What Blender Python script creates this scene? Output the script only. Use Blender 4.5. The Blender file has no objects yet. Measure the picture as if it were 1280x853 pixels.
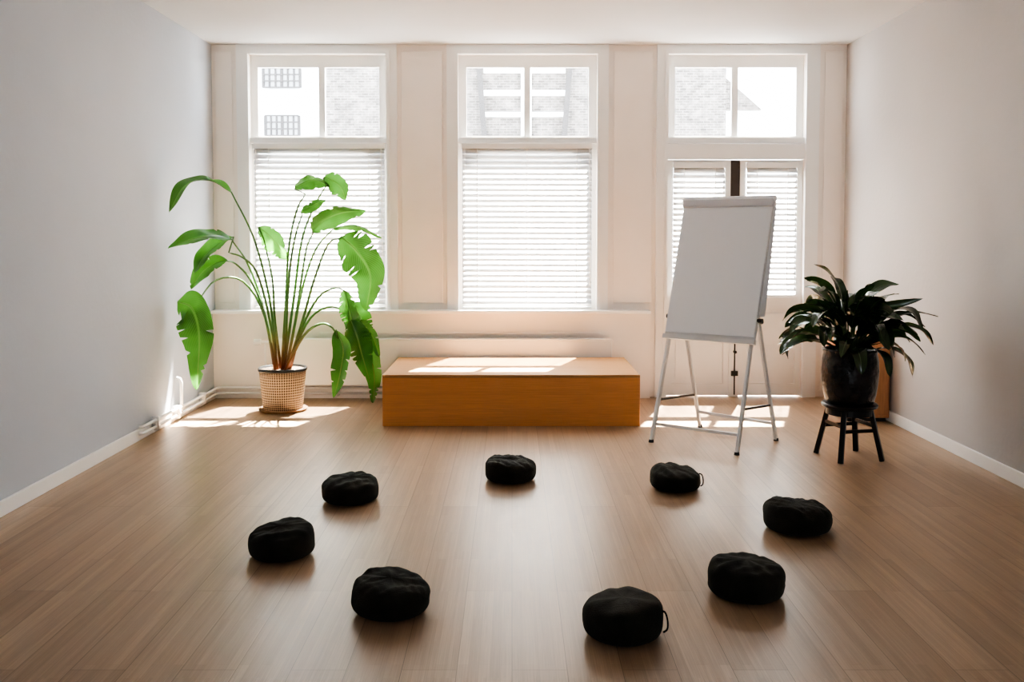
import bpy, math, random
from mathutils import Vector, Matrix, noise
random.seed(7)
S = bpy.context.scene
# ------------------------------------------------------------------ camera
F, H = 1150.0, 1.5
PITCH = math.atan(56/F); SH = -78.0
cd = bpy.data.cameras.new("camera"); cam = bpy.data.objects.new("camera", cd)
S.collection.objects.link(cam); S.camera = cam
cam.location = (0, 0, H); cam.rotation_euler = (math.pi/2-PITCH, 0, 0)
cd.sensor_width = 36; cd.lens = F/1280*36; cd.shift_y = SH/1280; cd.clip_start = .05
def ray(px, py):
    x = (px-640)/F; y = (426.5-py+SH)/F
    return Vector((x, math.cos(PITCH)+y*math.sin(PITCH), -math.sin(PITCH)+y*math.cos(PITCH)))
def fl(px, py, z=0.0):
    d = ray(px, py); t = (z-H)/d.z
    return Vector((d.x*t, d.y*t, z))
def at(px, py, Y):
    d = ray(px, py); t = Y/d.y
    return Vector((d.x*t, Y, H+d.z*t))
D = 8.41
def X(px): return at(px, 220, D).x
def Z(py): return at(640, py, D).z
CEIL = Z(56); XL, XR = -2.72, 3.03
YB = -3.0

# ------------------------------------------------------------------ materials
def nt(name):
    m = bpy.data.materials.new(name); m.use_nodes = True
    t = m.node_tree; return m, t, t.nodes["Principled BSDF"]
def mat(name, col, rough=.5, var=.08, scale=6, bump=0, bscale=60, metal=0, spec=.5, stretch=(1,1,1), sheen=0, coat=0):
    m, t, b = nt(name); N = t.nodes; L = t.links
    tc = N.new("ShaderNodeTexCoord"); mp = N.new("ShaderNodeMapping"); mp.inputs["Scale"].default_value = stretch
    L.new(tc.outputs["Object"], mp.inputs[0])
    n = N.new("ShaderNodeTexNoise"); n.inputs["Scale"].default_value = scale; n.inputs["Detail"].default_value = 5
    L.new(mp.outputs[0], n.inputs["Vector"])
    r = N.new("ShaderNodeValToRGB")
    r.color_ramp.elements[0].position = .3; r.color_ramp.elements[1].position = .7
    r.color_ramp.elements[0].color = tuple(c*(1-var) for c in col)+(1,)
    r.color_ramp.elements[1].color = tuple(min(1, c*(1+var)) for c in col)+(1,)
    L.new(n.outputs["Fac"], r.inputs[0]); L.new(r.outputs[0], b.inputs["Base Color"])
    b.inputs["Roughness"].default_value = rough; b.inputs["Metallic"].default_value = metal
    b.inputs["Specular IOR Level"].default_value = spec
    b.inputs["Sheen Weight"].default_value = sheen; b.inputs["Coat Weight"].default_value = coat
    if bump:
        n2 = N.new("ShaderNodeTexNoise"); n2.inputs["Scale"].default_value = bscale; n2.inputs["Detail"].default_value = 4
        L.new(mp.outputs[0], n2.inputs["Vector"])
        bp = N.new("ShaderNodeBump"); bp.inputs["Strength"].default_value = bump; bp.inputs["Distance"].default_value = .01
        L.new(n2.outputs["Fac"], bp.inputs["Height"]); L.new(bp.outputs[0], b.inputs["Normal"])
    return m
WALLL = mat("cool_light_wall_plaster", (.51,.53,.57), .85, .02, 1.5, .2, 25, spec=.08)  # cool light and dimness put into the white wall's colour
WALLR = mat("dimmed_wall_plaster", (.53,.50,.485), .85, .02, 1.5, .2, 25, spec=.08)  # white wall dimmed in its colour towards the darker near end
REARM = mat("dark_bounce_absorber", (.07,.066,.066), .8, .03, 1.5)  # unseen rear wall, coloured dark to swallow bounced light
CEILM = mat("ceiling_paint", (.74,.73,.73), .9, .015, 2, spec=.1)
TRIM = mat("cream_paint", (.93,.91,.88), .45, .015, 3)
PIERM = mat("pier_paint", (.94,.865,.795), .6, .02, 3)
RAD = mat("radiator_enamel", (.90,.87,.83), .35, .01, 3)
BLK = mat("black_cloth", (.021,.020,.014), .85, .35, 9, .5, 220, spec=.2, sheen=.06)
STRAP = mat("black_webbing", (.012,.012,.010), .9, .2, 40, .3, 300, spec=.15)
ALU = mat("silver_aluminium", (.80,.80,.80), .4, .03, 10, metal=.2)
PAPER = mat("flipchart_paper", (.95,.955,.98), .85, .01, 4)
PLAS = mat("black_plastic", (.02,.02,.02), .4, .1, 20)
CERAM = mat("black_glazed_ceramic", (.016,.016,.017), .25, .6, 9, 1, 26)
BWOOD = mat("black_lacquered_wood", (.010,.009,.009), .35, .3, 20, stretch=(1,1,.2))
SOIL = mat("potting_soil", (.035,.025,.018), 1, .5, 40, 1, 90)
CORK = mat("brown_saucer", (.33,.19,.10), .6, .1, 20)
CABW = mat("orange_wood", (.46,.23,.11), .45, .15, 8, stretch=(8,8,.8))
OUTW = mat("white_stucco", (.85,.86,.86), .8, .04, 2)
OUTD = mat("pale_window_pane", (.38,.39,.41), .4, .1, 3)
OUTT = mat("grey_timber", (.06,.055,.055), .7, .1, 3)
ROAD = mat("street_paving", (.45,.43,.41), .9, .1, 4)

def wood(name, c1, c2, axis, rough=.4, strip=.04, length=1.6, grain=.14, sc_=1.0, spec=.5):
    """strip-laminated wood, grain along axis (0=x,1=y)"""
    m, t, b = nt(name); N = t.nodes; L = t.links
    tc = N.new("ShaderNodeTexCoord"); sp = N.new("ShaderNodeSeparateXYZ"); L.new(tc.outputs["Object"], sp.inputs[0])
    cb = N.new("ShaderNodeCombineXYZ")
    add = N.new("ShaderNodeMath"); add.operation = 'ADD'
    if axis == 1:
        L.new(sp.outputs[1], cb.inputs[0]); L.new(sp.outputs[0], cb.inputs[1])
    else:
        L.new(sp.outputs[0], cb.inputs[0]); L.new(sp.outputs[1], add.inputs[0]); L.new(sp.outputs[2], add.inputs[1]); L.new(add.outputs[0], cb.inputs[1])
    def brick(w, h, mort, ca, cbb, mc):
        k = N.new("ShaderNodeTexBrick"); k.inputs["Scale"].default_value = 1
        k.inputs["Brick Width"].default_value = w; k.inputs["Row Height"].default_value = h
        k.inputs["Mortar Size"].default_value = mort; k.inputs["Mortar Smooth"].default_value = .3
        k.inputs["Color1"].default_value = ca+(1,); k.inputs["Color2"].default_value = cbb+(1,); k.inputs["Mortar"].default_value = mc+(1,)
        k.offset = .37; L.new(cb.outputs[0], k.inputs["Vector"]); return k
    def g_(v): return (1+(v-1)*sc_,)*3
    k1 = brick(length, strip*5, .0014*sc_, c1, c2, tuple(c*(1-.5*sc_) for c in c1))
    k2 = brick(length*.55, strip, .0006, g_(.90), g_(1.05), g_(.82))
    k3 = brick(length*.4, strip*.28, .0003, g_(.93), g_(1.04), g_(.84))
    mp = N.new("ShaderNodeMapping"); mp.inputs["Scale"].default_value = (2.2, 130, 1)
    L.new(cb.outputs[0], mp.inputs[0])
    n = N.new("ShaderNodeTexNoise"); n.inputs["Scale"].default_value = 2.2; n.inputs["Detail"].default_value = 6; L.new(mp.outputs[0], n.inputs["Vector"])
    r = N.new("ShaderNodeMapRange"); r.inputs[1].default_value = .3; r.inputs[2].default_value = .7; r.inputs[3].default_value = 1-grain; r.inputs[4].default_value = 1+grain*.8
    L.new(n.outputs["Fac"], r.inputs[0])
    m1 = N.new("ShaderNodeMix"); m1.data_type = 'RGBA'; m1.blend_type = 'MULTIPLY'; m1.inputs[0].default_value = 1
    L.new(k1.outputs["Color"], m1.inputs[6]); L.new(k2.outputs["Color"], m1.inputs[7])
    m3 = N.new("ShaderNodeMix"); m3.data_type = 'RGBA'; m3.blend_type = 'MULTIPLY'; m3.inputs[0].default_value = 1
    L.new(m1.outputs[2], m3.inputs[6]); L.new(k3.outputs["Color"], m3.inputs[7])
    m2 = N.new("ShaderNodeVectorMath"); m2.operation = 'SCALE'; L.new(m3.outputs[2], m2.inputs[0]); L.new(r.outputs[0], m2.inputs["Scale"])
    L.new(m2.outputs[0], b.inputs["Base Color"]); b.inputs["Specular IOR Level"].default_value = spec
    r2 = N.new("ShaderNodeMapRange"); r2.inputs[3].default_value = rough-.05; r2.inputs[4].default_value = rough+.1
    L.new(n.outputs["Fac"], r2.inputs[0]); L.new(r2.outputs[0], b.inputs["Roughness"])
    bp = N.new("ShaderNodeBump"); bp.inputs["Strength"].default_value = .06; bp.inputs["Distance"].default_value = .004
    L.new(n.outputs["Fac"], bp.inputs["Height"]); L.new(bp.outputs[0], b.inputs["Normal"])
    return m
FLOOR = wood("bamboo_floor", (.41,.285,.185), (.355,.24,.152), 1, .32, .038, 1.9, .13)
BOXW = wood("bamboo_plywood", (.68,.315,.125), (.68,.315,.125), 0, .5, .022, 3.3, .12, .35, .3)

def brickmat():
    m, t, b = nt("grey_brick"); N = t.nodes; L = t.links
    tc = N.new("ShaderNodeTexCoord"); sp = N.new("ShaderNodeSeparateXYZ"); cb = N.new("ShaderNodeCombineXYZ")
    L.new(tc.outputs["Object"], sp.inputs[0]); L.new(sp.outputs[0], cb.inputs[0]); L.new(sp.outputs[2], cb.inputs[1])
    k = N.new("ShaderNodeTexBrick"); k.inputs["Scale"].default_value = 1; k.inputs["Brick Width"].default_value = .11; k.inputs["Row Height"].default_value = .04
    k.inputs["Mortar Size"].default_value = .005
    k.inputs["Color1"].default_value = (.17,.15,.14,1); k.inputs["Color2"].default_value = (.08,.07,.065,1); k.inputs["Mortar"].default_value = (.22,.21,.20,1)
    L.new(cb.outputs[0], k.inputs["Vector"])
    n = N.new("ShaderNodeTexNoise"); n.inputs["Scale"].default_value = 9; n.inputs["Detail"].default_value = 8; L.new(tc.outputs["Object"], n.inputs["Vector"])
    r = N.new("ShaderNodeMapRange"); r.inputs[1].default_value = .3; r.inputs[2].default_value = .7; r.inputs[3].default_value = .65; r.inputs[4].default_value = 1.35; L.new(n.outputs["Fac"], r.inputs[0])
    m2 = N.new("ShaderNodeVectorMath"); m2.operation = 'SCALE'; L.new(k.outputs["Color"], m2.inputs[0]); L.new(r.outputs[0], m2.inputs["Scale"])
    L.new(m2.outputs[0], b.inputs["Base Color"]); b.inputs["Roughness"].default_value = .9
    return m
BRICK = brickmat()
def leafmat(name, c, vein, rough, trans, coat=0, lo=.55):
    m, t, b = nt(name); N = t.nodes; L = t.links
    uv = N.new("ShaderNodeUVMap"); sp = N.new("ShaderNodeSeparateXYZ"); L.new(uv.outputs[0], sp.inputs[0])
    a = N.new("ShaderNodeMath"); a.operation = 'SUBTRACT'; a.inputs[1].default_value = .5; L.new(sp.outputs[0], a.inputs[0])
    ab = N.new("ShaderNodeMath"); ab.operation = 'ABSOLUTE'; L.new(a.outputs[0], ab.inputs[0])
    ph = N.new("ShaderNodeMath"); ph.operation = 'MULTIPLY_ADD'; ph.inputs[1].default_value = -.5; L.new(ab.outputs[0], ph.inputs[0]); L.new(sp.outputs[1], ph.inputs[2])
    sc = N.new("ShaderNodeMath"); sc.operation = 'MULTIPLY'; sc.inputs[1].default_value = 170; L.new(ph.outputs[0], sc.inputs[0])
    si = N.new("ShaderNodeMath"); si.operation = 'SINE'; L.new(sc.outputs[0], si.inputs[0])
    rib = N.new("ShaderNodeMapRange"); rib.inputs[1].default_value = .0; rib.inputs[2].default_value = .05; rib.inputs[3].default_value = 1; rib.inputs[4].default_value = 0
    L.new(ab.outputs[0], rib.inputs[0])
    v2 = N.new("ShaderNodeMapRange"); v2.inputs[1].default_value = .2; v2.inputs[2].default_value = 1; v2.inputs[3].default_value = 0; v2.inputs[4].default_value = .25
    L.new(si.outputs[0], v2.inputs[0])
    mx = N.new("ShaderNodeMath"); mx.operation = 'MAXIMUM'; L.new(rib.outputs[0], mx.inputs[0]); L.new(v2.outputs[0], mx.inputs[1])
    tc = N.new("ShaderNodeTexCoord"); n = N.new("ShaderNodeTexNoise"); n.inputs["Scale"].default_value = 2.5; L.new(tc.outputs["Object"], n.inputs["Vector"])
    r = N.new("ShaderNodeValToRGB"); r.color_ramp.elements[0].position = .42; r.color_ramp.elements[1].position = .58
    r.color_ramp.elements[0].color = tuple(x*lo for x in c)+(1,); r.color_ramp.elements[1].color = tuple(x*1.35 for x in c)+(1,)
    L.new(n.outputs["Fac"], r.inputs[0])
    mi = N.new("ShaderNodeMix"); mi.data_type = 'RGBA'; L.new(mx.outputs[0], mi.inputs[0]); L.new(r.outputs[0], mi.inputs[6]); mi.inputs[7].default_value = vein+(1,)
    L.new(mi.outputs[2], b.inputs["Base Color"]); b.inputs["Roughness"].default_value = rough; b.inputs["Coat Weight"].default_value = coat
    tr = N.new("ShaderNodeBsdfTranslucent")
    g = N.new("ShaderNodeVectorMath"); g.operation = 'MULTIPLY'; g.inputs[1].default_value = (1.6,1.7,.9); L.new(mi.outputs[2], g.inputs[0]); L.new(g.outputs[0], tr.inputs[0])
    ms = N.new("ShaderNodeMixShader"); ms.inputs[0].default_value = trans
    L.new(b.outputs[0], ms.inputs[1]); L.new(tr.outputs[0], ms.inputs[2]); L.new(ms.outputs[0], N["Material Output"].inputs[0])
    return m
LEAF = leafmat("banana_leaf_green", (.055,.160,.045), (.14,.28,.10), .30, .42)
DLEAF = leafmat("dark_glossy_leaf", (.028,.056,.024), (.06,.11,.05), .24, .16, .3)
def stemmat():
    m, t, b = nt("stem_green_to_red"); N = t.nodes; L = t.links
    tc = N.new("ShaderNodeTexCoord"); sp = N.new("ShaderNodeSeparateXYZ"); L.new(tc.outputs["Object"], sp.inputs[0])
    r = N.new("ShaderNodeValToRGB"); e = r.color_ramp.elements
    e[0].position = .38; e[0].color = (.28,.09,.04,1); e[1].position = .72; e[1].color = (.10,.22,.06,1)
    k = e.new(.55); k.color = (.24,.20,.08,1)
    L.new(sp.outputs[2], r.inputs[0]); L.new(r.outputs[0], b.inputs["Base Color"]); b.inputs["Roughness"].default_value = .45
    return m
STEM = stemmat()
DSTEM = mat("dark_stem", (.05,.09,.03), .5, .2, 20)
def basketmat():
    m, t, b = nt("woven_basket"); N = t.nodes; L = t.links
    uv = N.new("ShaderNodeUVMap"); mp = N.new("ShaderNodeMapping"); mp.inputs["Scale"].default_value = (30, 9, 1); L.new(uv.outputs[0], mp.inputs[0])
    sp = N.new("ShaderNodeSeparateXYZ"); L.new(mp.outputs[0], sp.inputs[0])
    # criss-cross: product of two diagonal waves
    def diag(sg):
        a = N.new("ShaderNodeMath"); a.operation = 'MULTIPLY_ADD'; a.inputs[1].default_value = sg; L.new(sp.outputs[1], a.inputs[0]); L.new(sp.outputs[0], a.inputs[2])
        k = N.new("ShaderNodeMath"); k.operation = 'MULTIPLY'; k.inputs[1].default_value = 6.2832; L.new(a.outputs[0], k.inputs[0])
        s = N.new("ShaderNodeMath"); s.operation = 'SINE'; L.new(k.outputs[0], s.inputs[0]); return s
    s1, s2 = diag(1), diag(-1)
    pr = N.new("ShaderNodeMath"); pr.operation = 'MULTIPLY'; L.new(s1.outputs[0], pr.inputs[0]); L.new(s2.outputs[0], pr.inputs[1])
    mr = N.new("ShaderNodeMapRange"); mr.inputs[1].default_value = -1; L.new(pr.outputs[0], mr.inputs[0])
    r = N.new("ShaderNodeValToRGB"); e = r.color_ramp.elements; e[0].position = .34; e[0].color = (.10,.065,.04,1); e[1].position = .52; e[1].color = (.62,.45,.30,1)
    L.new(mr.outputs[0], r.inputs[0])
    L.new(r.outputs[0], b.inputs["Base Color"]); b.inputs["Roughness"].default_value = .7
    bp = N.new("ShaderNodeBump"); bp.inputs["Distance"].default_value = .006; L.new(mr.outputs[0], bp.inputs["Height"]); L.new(bp.outputs[0], b.inputs["Normal"])
    return m
BASKET = basketmat()
def glassmat():
    m, t, b = nt("window_glass"); N = t.nodes; L = t.links
    tr = N.new("ShaderNodeBsdfTransparent"); tr.inputs[0].default_value = (.97,.98,.98,1); gl = N.new("ShaderNodeBsdfGlossy"); gl.inputs["Roughness"].default_value = .02
    ms = N.new("ShaderNodeMixShader"); ms.inputs[0].default_value = .04
    L.new(tr.outputs[0], ms.inputs[1]); L.new(gl.outputs[0], ms.inputs[2]); L.new(ms.outputs[0], N["Material Output"].inputs[0]); return m
GLASS = glassmat()
def slatmat():
    m, t, b = nt("blind_slat_white"); N = t.nodes; L = t.links
    n = N.new("ShaderNodeTexNoise"); n.inputs["Scale"].default_value = 2
    r = N.new("ShaderNodeValToRGB"); r.color_ramp.elements[0].color = (.76,.76,.77,1); r.color_ramp.elements[1].color = (.82,.82,.83,1)
    L.new(n.outputs["Fac"], r.inputs[0]); L.new(r.outputs[0], b.inputs["Base Color"]); b.inputs["Roughness"].default_value = .5
    tr = N.new("ShaderNodeBsdfTranslucent"); tr.inputs[0].default_value = (.92,.91,.90,1)
    ms = N.new("ShaderNodeMixShader"); ms.inputs[0].default_value = .04
    L.new(b.outputs[0], ms.inputs[1]); L.new(tr.outputs[0], ms.inputs[2]); L.new(ms.outputs[0], N["Material Output"].inputs[0]); return m
SLAT = slatmat()

# ------------------------------------------------------------------ mesh builder
class B:
    def __init__(s): s.v = []; s.f = []; s.uv = {}
    def box(s, a, b):
        x0,x1 = sorted((a[0],b[0])); y0,y1 = sorted((a[1],b[1])); z0,z1 = sorted((a[2],b[2]))
        i = len(s.v)
        s.v += [Vector(p) for p in ((x0,y0,z0),(x1,y0,z0),(x1,y1,z0),(x0,y1,z0),(x0,y0,z1),(x1,y0,z1),(x1,y1,z1),(x0,y1,z1))]
        for q in ((0,3,2,1),(4,5,6,7),(0,1,5,4),(1,2,6,5),(2,3,7,6),(3,0,4,7)): s.f.append(tuple(i+k for k in q))
        return s
    def obox(s, p0, p1, w, d, up=Vector((0,0,1))):
        """bar from p0 to p1, section w x d"""
        p0 = Vector(p0); p1 = Vector(p1); t = (p1-p0).normalized(); a = t.cross(up)
        if a.length < 1e-4: a = Vector((1,0,0))
        a.normalize(); b = a.cross(t).normalized(); i = len(s.v)
        for p in (p0, p1):
            for (u, v) in ((-1,-1),(1,-1),(1,1),(-1,1)): s.v.append(p+a*u*w/2+b*v*d/2)
        for q in ((0,3,2,1),(4,5,6,7),(0,1,5,4),(1,2,6,5),(2,3,7,6),(3,0,4,7)): s.f.append(tuple(i+k for k in q))
        return s
    def tube(s, pts, r, n=8, closed=False):
        pts = [Vector(p) for p in pts]; m = len(pts)
        rs = r if isinstance(r, (list, tuple)) else [r]*m
        i0 = len(s.v); ref = None
        for k, p in enumerate(pts):
            if closed: t = pts[(k+1) % m]-pts[k-1]
            else: t = pts[min(k+1, m-1)]-pts[max(k-1, 0)]
            t.normalize()
            if ref is None: ref = Vector((1,0,0)) if abs(t.x) < .8 else Vector((0,0,1))
            a = (ref-t*ref.dot(t)).normalized(); ref = a; b = t.cross(a)
            for j in range(n):
                an = 2*math.pi*j/n; s.v.append(p+(a*math.cos(an)+b*math.sin(an))*rs[k])
        for k in range(m if closed else m-1):
            k2 = (k+1) % m
            for j in range(n):
                s.f.append((i0+k*n+j, i0+k*n+(j+1) % n, i0+k2*n+(j+1) % n, i0+k2*n+j))
        if not closed:
            s.f.append(tuple(i0+j for j in reversed(range(n)))); s.f.append(tuple(i0+(m-1)*n+j for j in range(n)))
        return s
    def lathe(s, c, prof, n=40):
        """prof list of (r,z); uv stored"""
        i0 = len(s.v); c = Vector(c); m = len(prof)
        for k, (r, z) in enumerate(prof):
            for j in range(n):
                an = 2*math.pi*j/n; s.v.append(c+Vector((r*math.cos(an), r*math.sin(an), z)))
        for k in range(m-1):
            for j in range(n):
                s.uv[len(s.f)] = [(j/n,k/(m-1)),((j+1)/n,k/(m-1)),((j+1)/n,(k+1)/(m-1)),(j/n,(k+1)/(m-1))]
                s.f.append((i0+k*n+j, i0+k*n+(j+1) % n, i0+(k+1)*n+(j+1) % n, i0+(k+1)*n+j))
        if prof[0][0] > 1e-5: s.f.append(tuple(i0+j for j in reversed(range(n))))
        if prof[-1][0] > 1e-5: s.f.append(tuple(i0+(m-1)*n+j for j in range(n)))
        return s
    def leaf(s, pts, w, side, fold=.35, n=18, c=3, ripple=.04, tear=0, pk=.42, seed=0):
        rnd = random.Random(seed); P = spline(pts, n); i0 = len(s.v); W = 2*c+1; ph = rnd.random()*6
        e = math.log(.5)/math.log(pk); sdn = rnd.random()*30
        cut = {(k, sg): rnd.uniform(.4, 1)*tear for k in range(3, n-2) for sg in (-1, 1) if rnd.random() < .08}
        for k in range(n+1):
            t = k/n; tg = (P[min(k+1, n)]-P[max(k-1, 0)]).normalized()
            sd = (side-tg*side.dot(tg)).normalized(); nm = tg.cross(sd)
            ww = w*(math.sin(math.pi*min(1, max(0, t))**e)**.62 if 0 < t < 1 else .02)
            ww *= 1+.10*noise.noise(Vector((t*5, sdn, 0)))
            for j in range(-c, c+1):
                q = j/c; sg = -1 if j < 0 else 1
                a = ww*.5*q*(1-(cut.get((k, sg), 0)*max(0, abs(q)-.3)/.7))
                s.v.append(P[k]+sd*a*math.cos(fold)+tg*abs(a)*.35*(1-t)+nm*(abs(a)*math.sin(fold)+ripple*w*math.sin(t*13+ph+q)*abs(q)))
        for k in range(n):
            for j in range(W-1):
                s.uv[len(s.f)] = [(j/(W-1),k/n),((j+1)/(W-1),k/n),((j+1)/(W-1),(k+1)/n),(j/(W-1),(k+1)/n)]
                s.f.append((i0+k*W+j, i0+k*W+j+1, i0+(k+1)*W+j+1, i0+(k+1)*W+j))
        return s
    def obj(s, name, m, parent=None, origin=None, smooth=False, bevel=0, **props):
        o0 = Vector(origin) if origin is not None else (wloc(parent) if parent else Vector((0,0,0)))
        me = bpy.data.meshes.new(name); me.from_pydata([v-o0 for v in s.v], [], s.f)
        if s.uv:
            ul = me.uv_layers.new(name="UVMap")
            for p in me.polygons:
                if p.index in s.uv:
                    for li, c in zip(p.loop_indices, s.uv[p.index]): ul.data[li].uv = c
        me.materials.append(m); o = bpy.data.objects.new(name, me); S.collection.objects.link(o)
        if parent: o.parent = parent; o.location = o0-wloc(parent)
        else: o.location = o0
        if smooth:
            for p in me.polygons: p.use_smooth = True
        if bevel:
            bv = o.modifiers.new("bevel", 'BEVEL'); bv.width = bevel; bv.segments = 2; bv.limit_method = 'ANGLE'
        for k, v in props.items(): o[k] = v
        return o
def wloc(o):
    v = Vector(o.location)
    while o.parent: o = o.parent; v += Vector(o.location)
    return v
def empty(name, loc, **props):
    o = bpy.data.objects.new(name, None); S.collection.objects.link(o); o.location = loc; o.empty_display_size = .1
    for k, v in props.items(): o[k] = v
    return o
def spline(pts, n):
    pts = [Vector(p) for p in pts]; m = len(pts)-1; out = []
    for k in range(n+1):
        u = k/n*m; i = min(int(u), m-1); t = u-i
        p0 = pts[i-1] if i > 0 else pts[0]*2-pts[1]; p1 = pts[i]; p2 = pts[i+1]; p3 = pts[i+2] if i+2 <= m else pts[m]*2-pts[m-1]
        out.append(.5*((2*p1)+(p2-p0)*t+(2*p0-5*p1+4*p2-p3)*t*t+(3*p1-p0-3*p2+p3)*t**3))
    return out
ST = dict(kind="structure")
# ------------------------------------------------------------------ room shell
WT = .12
B().box((XL-.2, YB-.2, -.15), (XR+.2, D+WT, 0)).obj("floor", FLOOR, **ST, label="warm bamboo strip floor with satin finish")
B().box((XL-.2, YB-.2, CEIL), (XR+.2, D+WT, CEIL+.15)).obj("ceiling", CEILM, **ST, label="plain white painted ceiling")
B().box((XL-.2, YB-.2, 0), (XL, D+WT, CEIL)).obj("wall_left", WALLL, **ST, label="white plastered side wall")
B().box((XR, YB-.2, 0), (XR+.2, D+WT, CEIL)).obj("wall_right", WALLR, **ST, label="white plastered side wall")
RO = (.1, 1.5, 1.2, 2.4)  # unseen opening behind the camera, added to let in cool fill light
w = B()
w.box((XL, YB-.2, 0), (XR, YB, RO[2])); w.box((XL, YB-.2, RO[3]), (XR, YB, CEIL)); w.box((XL, YB-.2, RO[2]), (RO[0], YB, RO[3])); w.box((RO[1], YB-.2, RO[2]), (XR, YB, RO[3]))
w.obj("wall_rear", REARM, **ST, label="unseen wall darkened to absorb bounce, with an opening added for fill light")
OP = [(X(313), X(484), Z(387), Z(68)), (X(573), X(746), Z(387), Z(68)), (X(834), X(1005), 0.0, Z(68))]
w = B(); xs = XL
for (a, b, z0, z1) in OP:
    w.box((xs, D, 0), (a, D+WT, CEIL)); w.box((a, D, z1), (b, D+WT, CEIL))
    if z0 > 0: w.box((a, D, 0), (b, D+WT, z0))
    xs = b
w.box((xs, D, 0), (XR, D+WT, CEIL))
w.obj("wall_back", PIERM, **ST, label="cream painted window wall with panelled piers")
zs = Z(387)
B().box((XL, D-.07, 0), (X(813), D, zs-.03)).obj("trim_1", PIERM, **ST, label="cream panelling under the windows")
B().box((XL, D-.13, zs-.03), (X(812), D, zs)).obj("trim_2", TRIM, bevel=.006, **ST, label="long white window sill")
B().box((X(400), D-.085, Z(414)-.02), (X(750), D-.07, Z(414))).obj("trim_3", PIERM, bevel=.004, **ST, label="thin ledge moulding")
n = 4
for a, b in ((262, 297), (497, 558), (762, 820), (1024, 1056)):
    t = B(); xa, xb = X(a)+.035, X(b)-.035
    z0 = zs if a < 800 else .0
    if b > 1050: xb = XR-.03
    if a < 270: xa = XL+.03
    t.box((xa, D-.008, z0+.06), (xb, D, CEIL-.06))
    t.obj("trim_%d" % n, PIERM, bevel=.006, **ST, label="cream raised panel on a wall pier"); n += 1
B().box((XL, YB, 0), (XL+.018, D-.07, .085)).obj("baseboard_left", RAD, bevel=.004, **ST, label="white baseboard")
B().box((XR-.018, YB, 0), (XR, D, .085)).obj("baseboard_right", RAD, bevel=.004, **ST, label="white baseboard")

# ------------------------------------------------------------------ windows
def window(nm, a, b, z0, z1, oa, ob, gx0, gx1, mull, label):
    w = B(); zt, zb = Z(172), Z(179)      # transom
    zc = z0 if z0 > 0 else 0
    w.box((oa, D-.03, zc), (a, D, CEIL)); w.box((b, D-.03, zc), (ob, D, CEIL)); w.box((a, D-.03, z1), (b, D, CEIL))
    w.box((a-.03, D-.042, zc), (a, D-.03, z1+.03)); w.box((b, D-.042, zc), (b+.03, D-.03, z1+.03)); w.box((a, D-.042, z1), (b, D-.03, z1+.03))
    y0, y1 = D+.05, D+.095
    g1 = Z(83)
    w.box((a, y0, zt), (gx0, y1, z1)); w.box((gx1, y0, zt), (b, y1, z1)); w.box((gx0, y0, g1), (gx1, y1, z1))
    w.box((gx0, y0, zt), (gx1, y1, zt+.02))
    w.box((mull-.028, y0, zt+.02), (mull+.028, y1, g1))
    w.box((a, D+.0, zb), (b, y1+.01, zt))
    if z0 > 0:
        w.box((a, y0, z0), (a+.06, y1, zb)); w.box((b-.06, y0, z0), (b, y1, zb)); w.box((a+.06, y0, z0), (b-.06, y1, z0+.07)); w.box((a+.06, y0, zb-.04), (b-.06, y1, zb))
    o = w.obj(nm, TRIM, origin=((a+b)/2, D, zc), **ST, label=label)
    g = B().box((gx0-.01, D+.07, zt+.01), (mull-.02, D+.074, g1+.01)).box((mull+.02, D+.07, zt+.01), (gx1+.01, D+.074, g1+.01))
    if z0 > 0: g.box((a+.05, D+.07, z0+.06), (b-.05, D+.074, zb-.03))
    g.obj("glass_pane", GLASS, o)
    return o
window("window_1", *OP[0], X(298), X(497), X(322), X(474), X(402), "tall white sash window with a two-pane upper light")
window("window_2", *OP[1], X(559), X(760), X(583), X(736), X(659), "tall white sash window with a two-pane upper light")
window("window_3", *OP[2], X(820), X(1022), X(844), X(996), X(919), "white two-pane transom window above double doors")
B().box((OP[2][0], D-.02, Z(199)), (OP[2][1], D+.09, Z(180))).obj("trim_%d" % n, TRIM, bevel=.004, **ST, label="white beam over the double doors"); n += 1
zt = Z(200)
def door(nm, x0, x1):
    w = B(); y0, y1 = D+.02, D+.065; gz = Z(372); gt = zt-.02; s = .05
    w.box((x0, y0, .01), (x0+s, y1, zt)); w.box((x1-s, y0, .01), (x1, y1, zt)); w.box((x0+s, y0, gt), (x1-s, y1, zt))
    w.box((x0+s, y0, gz-.1), (x1-s, y1, gz)); w.box((x0+s, y0, .01), (x1-s, y1, .12))
    w.box((x0+s, y0+.02, .12), (x1-s, y1-.005, gz-.1))
    w.box((x0+s+.04, y0+.008, .17), (x1-s-.04, y0+.02, gz-.15))
    o = w.obj(nm, TRIM, origin=((x0+x1)/2, D, .01), **ST, label="cream painted panelled door leaf with glazed top")
    B().box((x0+s-.01, D+.05, gz-.01), (x1-s+.01, D+.054, gt+.01)).obj("glass_pane", GLASS, o)
    return o, (x0+s, x1-s, gz, gt)
da, ga = door("door_1", OP[2][0]+.005, X(914)); db, gb = door("door_2", X(926), OP[2][1]-.005)
B().box((X(914)+.002, D+.03, Z(372)), (X(926)-.002, D+.07, zt)).obj("trim_%d" % n, mat("dark_door_gap", (.07,.055,.045), .5, .1, 10), **ST, label="solid dark strip for the gap between the glazed door tops"); n += 1  # dark gap between the leaves drawn as a solid dark strip
B().box((X(914)+.002, D+.01, .0), (X(926)-.002, D+.07, Z(372))).obj("trim_%d" % n, TRIM, **ST, label="cream strip between the door leaves"); n += 1
xb = X(921)
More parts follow.
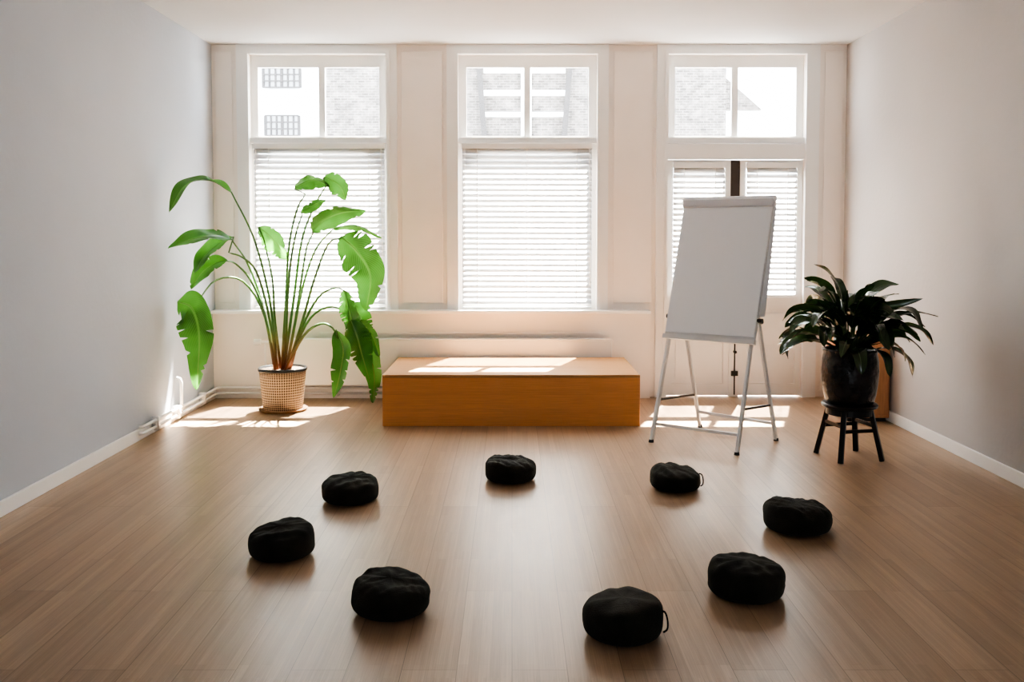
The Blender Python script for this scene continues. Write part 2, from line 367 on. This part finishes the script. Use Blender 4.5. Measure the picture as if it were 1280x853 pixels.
B().tube([(xb, D+.002, .02), (xb, D+.002, Z(425))], .006).tube([(xb, D-.03, Z(440)), (xb, D+.012, Z(440))], .014).box((xb-.03, D-.01, Z(470)), (xb+.03, D+.02, Z(464))).obj("door_bolt", PLAS, db)

# ------------------------------------------------------------------ blinds
def blind(x0, x1, z0, z1, y, label, hang=.05):
    root = empty("venetian_blind", ((x0+x1)/2, y, z1), label=label, category="blind", group="white venetian blinds")
    B().box((x0, y-.03, z1-.05), (x1, y+.03, z1)).obj("headrail", TRIM, root, bevel=.004)
    w = B(); sp = .049; z = z1-.072; c, s_ = math.cos(math.radians(53)), math.sin(math.radians(53))
    while z > z0+.042:
        i = len(w.v); h = .0285
        for x in (x0+.004, x1-.004):
            for (q, e) in ((-h, 0), (0, .003), (h, 0)):
                w.v.append(Vector((x, y+q*c-e*s_, z+q*s_+e*c)))
        w.f.append((i, i+1, i+4, i+3)); w.f.append((i+1, i+2, i+5, i+4)); z -= sp
    sl = w.obj("slats", SLAT, root, smooth=True)
    so = sl.modifiers.new("thick", 'SOLIDIFY'); so.thickness = .0025
    B().box((x0, y-.025, z0), (x1, y+.025, z0+.022)).obj("bottom_rail", TRIM, root, bevel=.003)
    c = B(); W = x1-x0
    for q in ([.12, .5, .88] if W > 1 else [.2, .8]):
        for yy in (y-.028, y+.028):
            c.box((x0+W*q-.0025, yy-.001, z0+.01), (x0+W*q+.0025, yy+.001, z1-.03))
    c.obj("ladder_cord", TRIM, root)
    if W > 1:
        B().tube([(x0+.03, y-.04, z1-.04), (x0+.025, y-.045, z0+.5)], .003, 6).obj("pull_cord", TRIM, root)
        B().tube([(x1-.03, y-.04, z1-.04), (x1-.02, y-.045, z0+.3), (x1-.025, y-.045, z0+.22)], .004, 6).obj("tilt_wand", TRIM, root)
blind(OP[0][0]+.03, OP[0][1]-.02, zs+.003, Z(179)-.001, D+.007, "wide white slatted venetian blind hanging over a sash window")
blind(OP[1][0]+.03, OP[1][1]-.04, zs+.003, Z(179)-.001, D+.007, "wide white slatted venetian blind hanging over a sash window")
for gq in (ga, gb):
    blind(gq[0]+.002, gq[1]-.002, gq[2]+.003, gq[3]-.003, D+.012, "narrow white slatted blind on a glazed door leaf")

# ------------------------------------------------------------------ radiator and pipes
ry0, ry1 = D-.21, D-.11; rx0, rx1 = at(345, 430, ry0).x, at(765, 430, ry0).x
zt_ = at(640, 426, ry0).z
rad = empty("radiator", ((rx0+rx1)/2, (ry0+ry1)/2, .14), label="long low white panel radiator under the window sill", category="radiator")
r = B().box((rx0, ry0, .14), (rx1, ry0+.018, zt_)).box((rx0, ry1-.018, .14), (rx1, ry1, zt_))
k = rx0+.04
while k < rx1-.03:
    r.box((k, ry0+.018, .17), (k+.012, ry1-.018, zt_-.03)); k += .08
for q in (rx0+.3, rx1-.3): r.box((q, ry1, .2), (q+.05, D-.07, zt_-.05))
r.obj("panel", RAD, rad, bevel=.006)
B().box((rx0-.004, ry0-.004, zt_), (rx1+.004, ry1, zt_+.012)).obj("top_grille", RAD, rad, bevel=.003)
v = at(326, 428, ry0+.05)
B().tube([(rx0, ry0+.05, v.z), (v.x-.02, ry0+.05, v.z)], .014).tube([(v.x, ry0+.05, v.z), (v.x-.06, ry0+.05, v.z)], .028, 12).tube([(v.x+.04, ry0+.05, v.z), (v.x+.04, ry0+.05, .105)], .009).obj("valve", RAD, rad)
pz = [.105, .055]
pp = B(); ye = 2.72*F/(640-165)
for z in pz:
    yy = D-.115
    xw = XL+.05
    pp.tube([(rx1-.1, yy, z), (xw+.04, yy, z), (xw+.012, yy-.012, z), (xw, yy-.04, z), (xw, ye+.03, z), (xw-.005, ye+.01, z), (XL+.022, ye, z)], .012, 10)
yr = 2.70*F/(640-219)
pp.tube([(XL+.05, yr, .055), (XL+.05, yr, .30), (XL+.04, yr, .33), (XL+.012, yr, .34)], .013, 10)
for q in (ye+.25, yr-.1, yr+.5):
    pp.box((XL+.019, q, .03), (XL+.07, q+.03, .13))
for q in (-2.2, -1.6): pp.box((q, D-.14, .03), (q+.03, D-.071, .13))
pp.obj("heating_pipe", RAD, origin=(XL+.05, yr, .0), smooth=True, label="white heating pipes running low along the walls", category="pipe")

# ------------------------------------------------------------------ bamboo platform
bf = fl(640, 533).y; bz = at(640, 469, bf).z; bb = fl(640, 447, bz).y
x0, x1 = at(478, 500, bf).x, at(800, 500, bf).x
pl = B(); pl.box((x0, bf, 0), (x1, min(bb, D-.23), bz-.022))
plo = pl.obj("wooden_platform", BOXW, origin=(x0-.2, bf+.4, 0), bevel=.003, label="low bamboo plywood platform bench in front of the radiator", category="platform")
B().box((x0, bf, bz-.0215), (x1, min(bb, D-.23), bz)).obj("platform_top", wood("bamboo_top", (.50,.265,.115), (.50,.265,.115), 0, .5, .022, 3.3, .12, .6, .25), plo, bevel=.003)

# ------------------------------------------------------------------ small wooden cabinet at right wall
cf = 7.28
cx = XR-.02
cb_ = B().box((cx-.34, cf, .03), (cx, cf+.5, .66)); co = cb_.obj("wooden_cabinet", CABW, origin=(cx-.17, cf+.25, 0), bevel=.005, label="small orange wooden cabinet standing against the wall", category="cabinet")
B().box((cx-.32, cf-.014, .06), (cx-.02, cf, .63)).obj("door", CABW, co, bevel=.003)
B().box((cx-.345, cf-.01, .66), (cx, cf+.5, .68)).obj("cabinet_top", CABW, co, bevel=.003)
B().box((cx-.32, cf+.02, 0), (cx-.02, cf+.48, .03)).obj("plinth", PLAS, co)

# ------------------------------------------------------------------ cushions
def cushion(x0, x1, yb, ht, seed, loop=None, rot=0):
    zf = fl(640, yb).y; yc = zf+.125; xm = (x0+x1)/2; xc = at(xm, yb-18, yc).x; R = (at(x1, yb-22, yc).x-at(x0, yb-22, yc).x)/2*.975
    rn = random.Random(seed); b = B(); nu, nv = 96, 36; c = Vector((xc, yc, 0)); off = Vector((rn.random()*50, rn.random()*50, 0))
    ax = 1+rn.uniform(-.015, .02); tilt = rn.uniform(-.10, .10); tilt2 = rn.uniform(-.03, .08); npl = rn.choice((9, 11, 13))
    ca, sa = math.cos(rn.random()*6.28), math.sin(rn.random()*6.28)
    for i in range(nv+1):
        ph = -math.pi/2+math.pi*i/nv; cs, sn = math.cos(ph), math.sin(ph)
        rr = abs(cs)**.38*R; zz = (1 if sn > 0 else -1)*abs(sn)**(.6 if sn > 0 else .5)
        for j in range(nu):
            th = 2*math.pi*j/nu; ux, uy = math.cos(th), math.sin(th)
            nz = noise.noise(Vector((ux*1.5, uy*1.5, zz*.8))+off)
            fold = noise.noise(Vector((ux*2.6+zz*.8, uy*2.6-zz*.6, zz*1.6))+off)
            side = (1-zz*zz)**.5
            pleat = abs(math.sin(th*npl*.5+nz*9+zz*1.1))**.7-.6
            r = rr*(1+.03*nz*side+.011*pleat*side*(.5+abs(nz)*1.5)+.02*fold)
            px, py = r*ux*ax, r*uy
            h = ht/2*(1+zz)
            if zz > 0:
                d = min(1, rr/R); X_, Y_ = px/R, py/R
                a_ = X_*ca+Y_*sa; b_ = -X_*sa+Y_*ca
                wr = noise.noise(Vector((a_*1.3, b_*4.2, 3))+off)      # long soft wrinkles across the top
                wr2 = noise.noise(Vector((a_*5, b_*2.2, 9))+off)
                h += ht*.05*(1-d*d) + ht*.07*fold*zz*d + (px*tilt+py*tilt2)*zz*1.3
                h += ht*zz*(.09*wr+.045*wr2)
            b.v.append(c+Vector((px, py, max(0.0, h))))
    for i in range(nv):
        for j in range(nu): b.f.append((i*nu+j, i*nu+(j+1) % nu, (i+1)*nu+(j+1) % nu, (i+1)*nu+j))
    b.f.append(tuple(reversed(range(nu)))); b.f.append(tuple(nv*nu+j for j in range(nu)))
    lab = "round black cloth meditation cushion on the floor"
    if loop is not None: lab = "round black cloth meditation cushion with a carrying loop"
    o = b.obj("meditation_cushion", BLK, origin=c, smooth=True, label=lab, category="cushion", group="black meditation cushions set in a circle")
    if loop is not None:
        a = loop; d = Vector((math.cos(a), math.sin(a), 0)); t = Vector((-d.y, d.x, 0))
        p = [c+d*R*.95+Vector((0,0,ht*.82)), c+d*R*1.04+t*.012+Vector((0,0,ht*.74)), c+d*R*1.09+t*.02+Vector((0,0,ht*.5)), c+d*R*1.08+t*.025+Vector((0,0,ht*.24)), c+d*R*.99+t*.02+Vector((0,0,ht*.14))]
        B().tube(spline(p, 16), .0035, 6).obj("carrying_loop", STRAP, o, smooth=True)
    return o
cushion(606, 670, 607, .128, 1)
cushion(812, 876, 618, .118, 2, loop=-.25)
cushion(402, 474, 634, .128, 3)
cushion(954, 1039, 672, .135, 4)
cushion(311, 393, 706, .132, 5)
cushion(884, 981, 758, .138, 6)
cushion(440, 538, 780, .128, 7)
cushion(726, 830, 811, .132, 8, loop=-.35)

# ------------------------------------------------------------------ flip chart
fA = fl(814, 553); fB = fl(921, 569); rA = fl(875, 534); rB = fl(970, 551)
u = (fB-fA).normalized(); back = ((rA-fA)+(rB-fB))*.5
mid = (fA+fB)/2; TH = 1.745
topc = at(911.5, 250, (mid+back*.68).y); TH = topc.z
fc = empty("flip_chart", (fA+fB+rA+rB)/4, label="silver easel flip chart with blank white paper pad", category="flip chart")
def fr(h, side):
    k = h/TH; return mid.lerp(topc, k)+u*side
sl = (topc-mid).normalized(); nrm = u.cross(sl)
if nrm.y > 0: nrm = -nrm
hw = (fB-fA).length/2
for s_ in (-1, 1):
    B().obox(fr(0, s_*hw), fr(TH*.97, s_*.30)-nrm*.015, .022, .03).obj("leg", ALU, fc, bevel=.003)
hng = [fr(.98, -.27)-nrm*.05, fr(.98, .30)-nrm*.05]
B().obox(rA, hng[0], .022, .028).obj("leg", ALU, fc, bevel=.003)
B().obox(rB, hng[1], .022, .028).obj("leg", ALU, fc, bevel=.003)
h0 = at(885, 424, fr(.74, 0).y).z
bd = B(); W2 = .345
def slab(b, za, zb, w0, o0, o1):
    i = len(b.v)
    for o_ in (o0, o1):
        for (z, s_) in ((za, -w0), (za, w0), (zb, w0), (zb, -w0)): b.v.append(fr(z, s_)+nrm*o_)
    for q in ((0,1,2,3),(7,6,5,4),(0,4,5,1),(1,5,6,2),(2,6,7,3),(3,7,4,0)): b.f.append(tuple(i+k for k in q))
    return b
slab(bd, h0, TH, W2, -.004, .012).obj("board", mat("whiteboard", (.74,.74,.75), .3, .01, 3), fc, bevel=.003)
slab(B(), h0-.02, h0+.012, W2+.005, -.006, .035).obj("pen_tray", ALU, fc, bevel=.003)
slab(B(), h0+.03, TH-.04, W2-.006, .013, .022).obj("paper_pad", PAPER, fc, bevel=.002)
CL = mat("clip_plastic", (.70,.70,.73), .35, .02, 5)
slab(B(), TH-.06, TH+.002, W2+.004, .004, .036).obj("clip_bar", CL, fc, bevel=.012)
B().tube([fr(TH, -W2-.008)+nrm*.014, fr(TH, W2+.008)+nrm*.014], .022, 14).obj("rounded_top_bar", PAPER, fc, smooth=False)
q = B(); tA = fr(TH+.006, -W2+.01)-nrm*.012; tB = fr(TH+.006, W2-.01)-nrm*.012
hd = Vector((back.x, back.y, 0)).normalized()
prof = [(0, 0), (.02, -.01), (.025, -.06), (-.02, -.3), (-.08, -.6), (-.13, -.83)]
for (o_, dz) in prof: q.v += [tA+hd*o_+Vector((0,0,dz)), tB+hd*o_+Vector((0,0,dz))]
for k in range(len(prof)-1): q.f.append((2*k, 2*k+1, 2*k+3, 2*k+2))
qo = q.obj("turned_sheets", PAPER, fc, smooth=True); so = qo.modifiers.new("t", 'SOLIDIFY'); so.thickness = .003
def legpt(p, q_, h): return p.lerp(q_, (h-p.z)/(q_.z-p.z))
fhi = [fr(TH*.97, -.30)-nrm*.015, fr(TH*.97, .30)-nrm*.015]
B().obox(legpt(fr(0,-hw), fhi[0], .13), legpt(fr(0,hw), fhi[1], .13), .014, .02).obj("crossbar", ALU, fc)
B().obox(legpt(rA, hng[0], .13), legpt(rB, hng[1], .13), .014, .02).obj("crossbar", ALU, fc)
B().obox(legpt(fr(0,-hw), fhi[0], .30), legpt(rA, hng[0], .27), .012, .016).obj("folding_stay", PLAS, fc)
B().obox(legpt(fr(0,hw), fhi[1], .30), legpt(rB, hng[1], .27), .012, .016).obj("folding_stay", PLAS, fc)
for p in (fr(.90, -W2+.012)-nrm*.02, fr(.90, W2+.0)):
    B().tube([p-u*.03, p+u*.03], .016, 12).tube([p, p-nrm*.06], .015, 10).obj("clamp_knob", PLAS, fc)
for p in (fA, fB, rA, rB):
    B().tube([p, p+Vector((0,0,.02))], [.02, .017], 10).obj("foot", PLAS, fc)

# ------------------------------------------------------------------ stool with dark plant
sc = Vector((2.262, 6.12, 0)); sh = .37
stl = empty("round_stool", sc, label="small black lacquered wooden stool under a potted plant", category="stool")
B().lathe(sc, [(.0,sh-.03),(.165,sh-.03),(.178,sh-.022),(.182,sh-.008),(.174,sh),(0,sh)], 40).obj("seat", BWOOD, stl, smooth=False)
an0 = math.radians(147)
pt = []
for k in range(4):
    a = an0+k*math.pi/2; d = Vector((math.cos(a), math.sin(a), 0)); pt.append(d)
    B().obox(sc+d*.215, sc+d*.135+Vector((0,0,sh-.03)), .034, .030).obj("leg", BWOOD, stl, bevel=.004)
for k in range(4):
    h = .20 if k % 2 else .23
    f_ = .215-.08*h/(sh-.03)
    B().obox(sc+pt[k]*f_+Vector((0,0,h)), sc+pt[(k+1) % 4]*f_+Vector((0,0,h)), .014, .022).obj("stretcher", BWOOD, stl)
ap = B().lathe(sc, [(.14,sh-.075),(.152,sh-.075),(.152,sh-.03),(.14,sh-.03)], 32); ap.obj("apron", BWOOD, stl)

pc = sc+Vector((0,0,sh+.001))
plant = empty("potted_houseplant", pc, label="leafy dark green houseplant in a black glazed pot on a stool", category="potted plant")
B().lathe(pc, [(0,0),(.145,0),(.155,.01),(.168,.06),(.18,.15),(.184,.22),(.180,.29),(.170,.335),(.176,.350),(.180,.362),(.170,.365),(.160,.355),(.156,.33),(0,.325)], 48).obj("pot", CERAM, plant, smooth=True)
B().lathe(pc, [(.155,.328),(.08,.336),(0,.34)], 24).obj("soil", SOIL, plant)
rn = random.Random(41); lv = B(); sm = B()
top = pc+Vector((0,0,.335)); NL = 72
for k in range(NL):
    az = k*2.39996+rn.uniform(-.5,.5); d = Vector((math.cos(az), math.sin(az), 0)); lay = k/NL
    el = .34+lay*1.05+rn.uniform(-.22,.25)
    L1 = rn.uniform(.10,.27)*(.9+.42*lay); L2 = rn.uniform(.23,.36)
    b0 = top+d*rn.uniform(.01,.06); up = Vector((0,0,1))
    tw = Vector((-d.y, d.x, 0))*rn.uniform(-.4,.4)
    b1 = b0+(d*math.cos(el)+up*math.sin(el))*L1
    dr = rn.uniform(.65, 1.25)
    p1 = b1+((d+tw*.3)*math.cos(el-.25*dr)+up*math.sin(el-.25*dr))*L2*.35
    p2 = p1+((d+tw)*math.cos(el-.85*dr)+up*math.sin(el-.85*dr))*L2*.35
    p3 = p2+((d+tw*1.5)*math.cos(el-1.5*dr)+up*math.sin(el-1.5*dr))*L2*.35
    sm.tube(spline([b0, b0.lerp(b1,.5)+up*.015, b1], 6), .0045, 6)
    side = Vector((-d.y, d.x, rn.uniform(-.8,.8)))
    lv.leaf([b1, p1, p2, p3], rn.uniform(.08,.125), side, .22, 14, 2, .04, 0, .40, k)
for k, (dx, dz, ln) in enumerate(((-.16,.32,.24),(-.03,.38,.27),(.06,.40,.30),(.13,.35,.26),(.22,.28,.28),(-.09,.30,.22))):
    b0 = top+Vector((dx*.2, -.02*k+.04, 0)); b1 = top+Vector((dx*.6, .03*math.sin(k*3), dz*.62)); e1 = b1+Vector((dx*.45, -.03, ln*.5)); e2 = e1+Vector((dx*.9, -.06, ln*.2))
    sm.tube(spline([b0, b0.lerp(b1,.5)+Vector((0,0,.02)), b1], 6), .0045, 6)
    lv.leaf([b1, b1.lerp(e1,.6), e1, e2], .085, Vector((.6,.7,.2)) if k % 2 else Vector((.9,-.3,.1)), .25, 14, 2, .04, 0, .42, 100+k)
sm.obj("stems", DSTEM, plant, smooth=True)
lv.obj("foliage", DLEAF, plant, smooth=True)

# ------------------------------------------------------------------ large banana-leaf plant
bc = fl(354, 513); bc.z = 0; PY = bc.y
bp = empty("tall_leafy_plant", bc, label="tall bird of paradise plant in a woven basket pot", category="potted plant")
prof = [(.165,.02),(.172,.10),(.182,.20),(.192,.30),(.197,.352)]
B().lathe(bc, prof, 48).obj("basket_pot", BASKET, bp, smooth=True)
B().lathe(bc, [(.190,.345),(.203,.345),(.205,.362),(.198,.37),(.188,.365),(.182,.33),(0,.325)], 48).obj("pot_rim", PLAS, bp, smooth=True)
B().lathe(bc, [(0,0),(.185,0),(.205,.022),(.198,.024),(.18,.018),(0,.018)], 40).obj("saucer", CORK, bp)
B().lathe(bc, [(.182,.335),(.1,.345),(0,.348)], 24).obj("soil", SOIL, bp)
pxm = PY/F
def q3(p): return at(p[0], p[1], PY+(p[2] if len(p) > 2 else 0))
LV = [
 ([(346,458),(338,380),(318,300),(289,240)], [(289,240,-.3),(262,226,-.45),(232,232,-.62),(211,266,-.75)], 22, 58),
 ([(345,458),(330,380),(312,330),(291,302)], [(291,300,-.3),(268,296,-.45),(240,299,-.6),(210,311,-.75)], 23, 50),
 ([(348,458),(332,390),(316,340),(300,322),(286,316)], [(292,296,-.3),(274,304,-.35),(256,320,-.4),(243,342,-.5)], 22, 35),
 ([(346,458),(334,392),(318,350),(298,330),(283,326)], [(284,325,-.3),(268,330,-.35),(252,342,-.4),(239,362,-.5)], 22, 25),
 ([(342,458),(328,395),(300,352),(268,350),(246,378)], [(222,377,-.5),(240,386,-.5),(249,420,-.5),(246,487,-.5)], 44, 8),
 ([(350,458),(345,400),(342,350),(330,300)], [(323,284),(336,294),(348,308),(358,324)], 28, 20),
 ([(354,458),(358,380),(362,310),(372,262),(382,243)], [(368,236),(382,228),(396,226),(412,233)], 20, 40),
 ([(356,458),(364,380),(374,300),(392,255),(408,232)], [(404,222),(416,226),(427,236),(432,250)], 26, 20),
 ([(356,458),(362,390),(368,330),(374,290),(378,268)], [(376,266),(386,260),(396,254),(407,250)], 13, 35),
 ([(358,458),(366,400),(372,350),(380,310),(392,290)], [(390,290),(404,276,-.05),(428,266,-.1),(457,264,-.15)], 25, 30),
 ([(360,458),(372,400),(384,350),(398,310),(416,287)], [(416,287),(434,283),(455,286),(477,298)], 11, 50),
 ([(360,458),(378,400),(392,350),(410,305),(428,298)], [(426,296,-.1),(446,314,-.15),(463,345,-.15),(458,388,-.15)], 46, 12),
 ([(362,458),(376,410),(396,372),(418,360),(434,366)], [(430,363,.1),(436,385,.1),(440,404,.1),(438,428,.1)], 22, 15),
 ([(362,458),(380,415),(400,390),(424,384),(440,400),(450,415)], [(458,420,.15),(464,446,.15),(468,474,.15),(466,504,.15)], 22, 8),
 ([(358,458),(376,420),(396,405),(412,410),(422,424)], [(420,412,-.2),(429,436,-.2),(425,468,-.2),(417,498,-.2)], 25, 25),
 (None, [(436,376,.2),(448,392,.22),(456,410,.22),(458,430,.22)], 24, -10),
 (None, [(438,400,.0),(446,420,.0),(452,442,.0),(462,476,.0)], 30, -15),
 (None, [(450,400,.1),(460,412,.1),(468,426,.1),(474,446,.1)], 18, 20),
]
st = B(); lf = B()
for k, (s_, l_, w_, tl) in enumerate(LV):
    P = [q3(p) for p in l_]
    if s_ is None:   # torn segment of a shared blade, joined by a short stalk to its neighbour
        st.tube(spline([q3((432,364,.1)), q3(((432+l_[0][0])/2, (358+l_[0][1])/2, .1)), P[0]], 8), .0045, 6)
    else:
        pts0 = s_; n_ = len(pts0); dl = (l_[0][2] if len(l_[0]) > 2 else 0); pts = []
        for i_, p in enumerate(pts0):
            f_ = i_/(n_-1); pts.append(at(p[0]+5*math.sin(k*3.7)*math.sin(f_*math.pi), p[1], PY+dl*f_*f_+.08*math.sin(k*2.1)*math.sin(f_*math.pi)))
        pts[0] = bc+Vector(((s_[0][0]-354)*.006, .05*math.sin(k*1.7), .335))
        P2 = spline(pts, 16)+[P[0]]
        st.tube(P2, [.0135-.0080*i_/(len(P2)-1) for i_ in range(len(P2))], 8)
    tg = (P[-1]-P[0]).normalized(); sd = tg.cross(Vector((0,1,0))).normalized()
    sd = Matrix.Rotation(math.radians(tl), 3, tg) @ sd
    big = k in (4, 11, 12, 13, 14, 15, 16, 17)
    lf.leaf(P, w_*pxm*1.15, sd, .30, 60 if big else 36, 4, .05, .7 if big else .35, .36 if big else .42, k)
    st.tube(spline(P, 20), [.004*(1-i_/22) for i_ in range(21)], 6)
st.obj("stems", STEM, bp, smooth=True)
lf.obj("foliage", LEAF, bp, smooth=True)

# ------------------------------------------------------------------ street outside
YO = D+6.5
def ox(px): return at(px, 120, YO).x
def oz(py): return at(640, py, YO).z
B().box((-14, D+.6, -3.6), (14, D+14, -3.5)).obj("street_ground", ROAD, kind="structure", label="pale paved street below the windows")
x0, x1 = -9.0, ox(404)
wh = empty("white_house", ((x0+x1)/2, YO, -3.5), label="white plastered house across the street", category="building")
B().box((x0, YO, -3.5), (x1, YO+3, 7.5)).box((x0, YO-.08, oz(121)), (x1-.02, YO, oz(113))).obj("facade", OUTW, wh)
for (a, b, c, d) in ((330, 376, 110, 86), (332, 374, 170, 145), (250, 296, 110, 86), (250, 296, 170, 145)):
    fr_ = B(); w0, w1, z0, z1 = ox(a), ox(b), oz(c), oz(d)
    B().box((w0, YO-.02, z0), (w1, YO, z1)).obj("window_pane", OUTD, wh)
    for i in range(7):
        xx = w0+(w1-w0)*i/6; e = .012 if i % 3 else .02; fr_.box((xx-e, YO-.05, z0), (xx+e, YO-.02, z1))
    for i in range(4):
        zz = z0+(z1-z0)*i/3; fr_.box((w0, YO-.07, zz-.011), (w1, YO-.05, zz+.011))
    fr_.obj("window_bars", OUTT, wh)
x0, x1 = ox(404)+.01, ox(905)
br = empty("brick_house", ((x0+x1)/2, YO, -3.5), label="grey brick house across the street", category="building")
B().box((x0, YO-.15, -3.5), (x1, YO+3, 7.2)).obj("facade", BRICK, br)
pn = B()
w0, w1 = ox(605), ox(706)
for (a, b) in ((78, 94), (115, 122), (142, 148), (172, 190)):
    pn.box((w0, YO-.20, oz(b)), (w1, YO-.15, oz(a)))
pn.box((ox(651), YO-.22, oz(190)), (ox(664), YO-.20, oz(78)))
pn.obj("window_band", OUTW, br)
for (a, b) in (((598, 60), (607, 190)), ((713, 60), (703, 190))):
    B().obox((ox(a[0]), YO-.26, oz(a[1])), (ox(b[0]), YO-.26, oz(b[1])), .075, .08).obj("timber_post", OUTT, br)
x0, x1 = ox(915), ox(1110); zt1 = oz(128)
gh = empty("gabled_house", ((x0+x1)/2, YO+1, -3.5), label="pale house with a sloping tiled roof", category="building")
B().box((x0, YO+1, -3.5), (x1, YO+4, zt1)).obj("facade", OUTW, gh)
rf = B(); zr = oz(78)
rf.v += [Vector(p) for p in ((x0, YO+.9, zr), (ox(972), YO+.9, zt1), (x0, YO+.9, zt1), (x0, YO+4, zr), (ox(972), YO+4, zt1), (x0, YO+4, zt1))]
rf.f += [(0,2,1), (3,4,5), (0,1,4,3), (1,2,5,4), (2,0,3,5)]
rf.obj("gable_roof", BRICK, gh)

# ------------------------------------------------------------------ light
wd = bpy.data.worlds.new("sky"); S.world = wd; wd.use_nodes = True
bg = wd.node_tree.nodes["Background"]; bg.inputs[0].default_value = (.86,.93,1,1); bg.inputs[1].default_value = 11.0
sd = bpy.data.lights.new("sun", 'SUN'); sd.energy = 110; sd.angle = math.radians(.8); sd.color = (1,.93,.83)
so = bpy.data.objects.new("sun", sd); S.collection.objects.link(so); so.location = (2, D+5, 8)
so.rotation_euler = Vector((-.35,-1,-2.15)).to_track_quat('-Z', 'Y').to_euler()
for (a, b, z0, z1) in OP+[RO]:
    pd = bpy.data.lights.new("portal", 'AREA'); pd.shape = 'RECTANGLE'; pd.size = b-a; pd.size_y = z1-z0; pd.cycles.is_portal = True
    po = bpy.data.objects.new("portal", pd); S.collection.objects.link(po)
    rear = z1 == RO[3]
    po.location = ((a+b)/2, (YB-.21) if rear else (D+WT+.01), (z0+z1)/2)
    po.rotation_euler = (math.pi/2 if rear else -math.pi/2, 0, 0)
S.view_settings.view_transform = 'AgX'
S.view_settings.look = 'AgX - High Contrast'
S.view_settings.exposure = 0.42
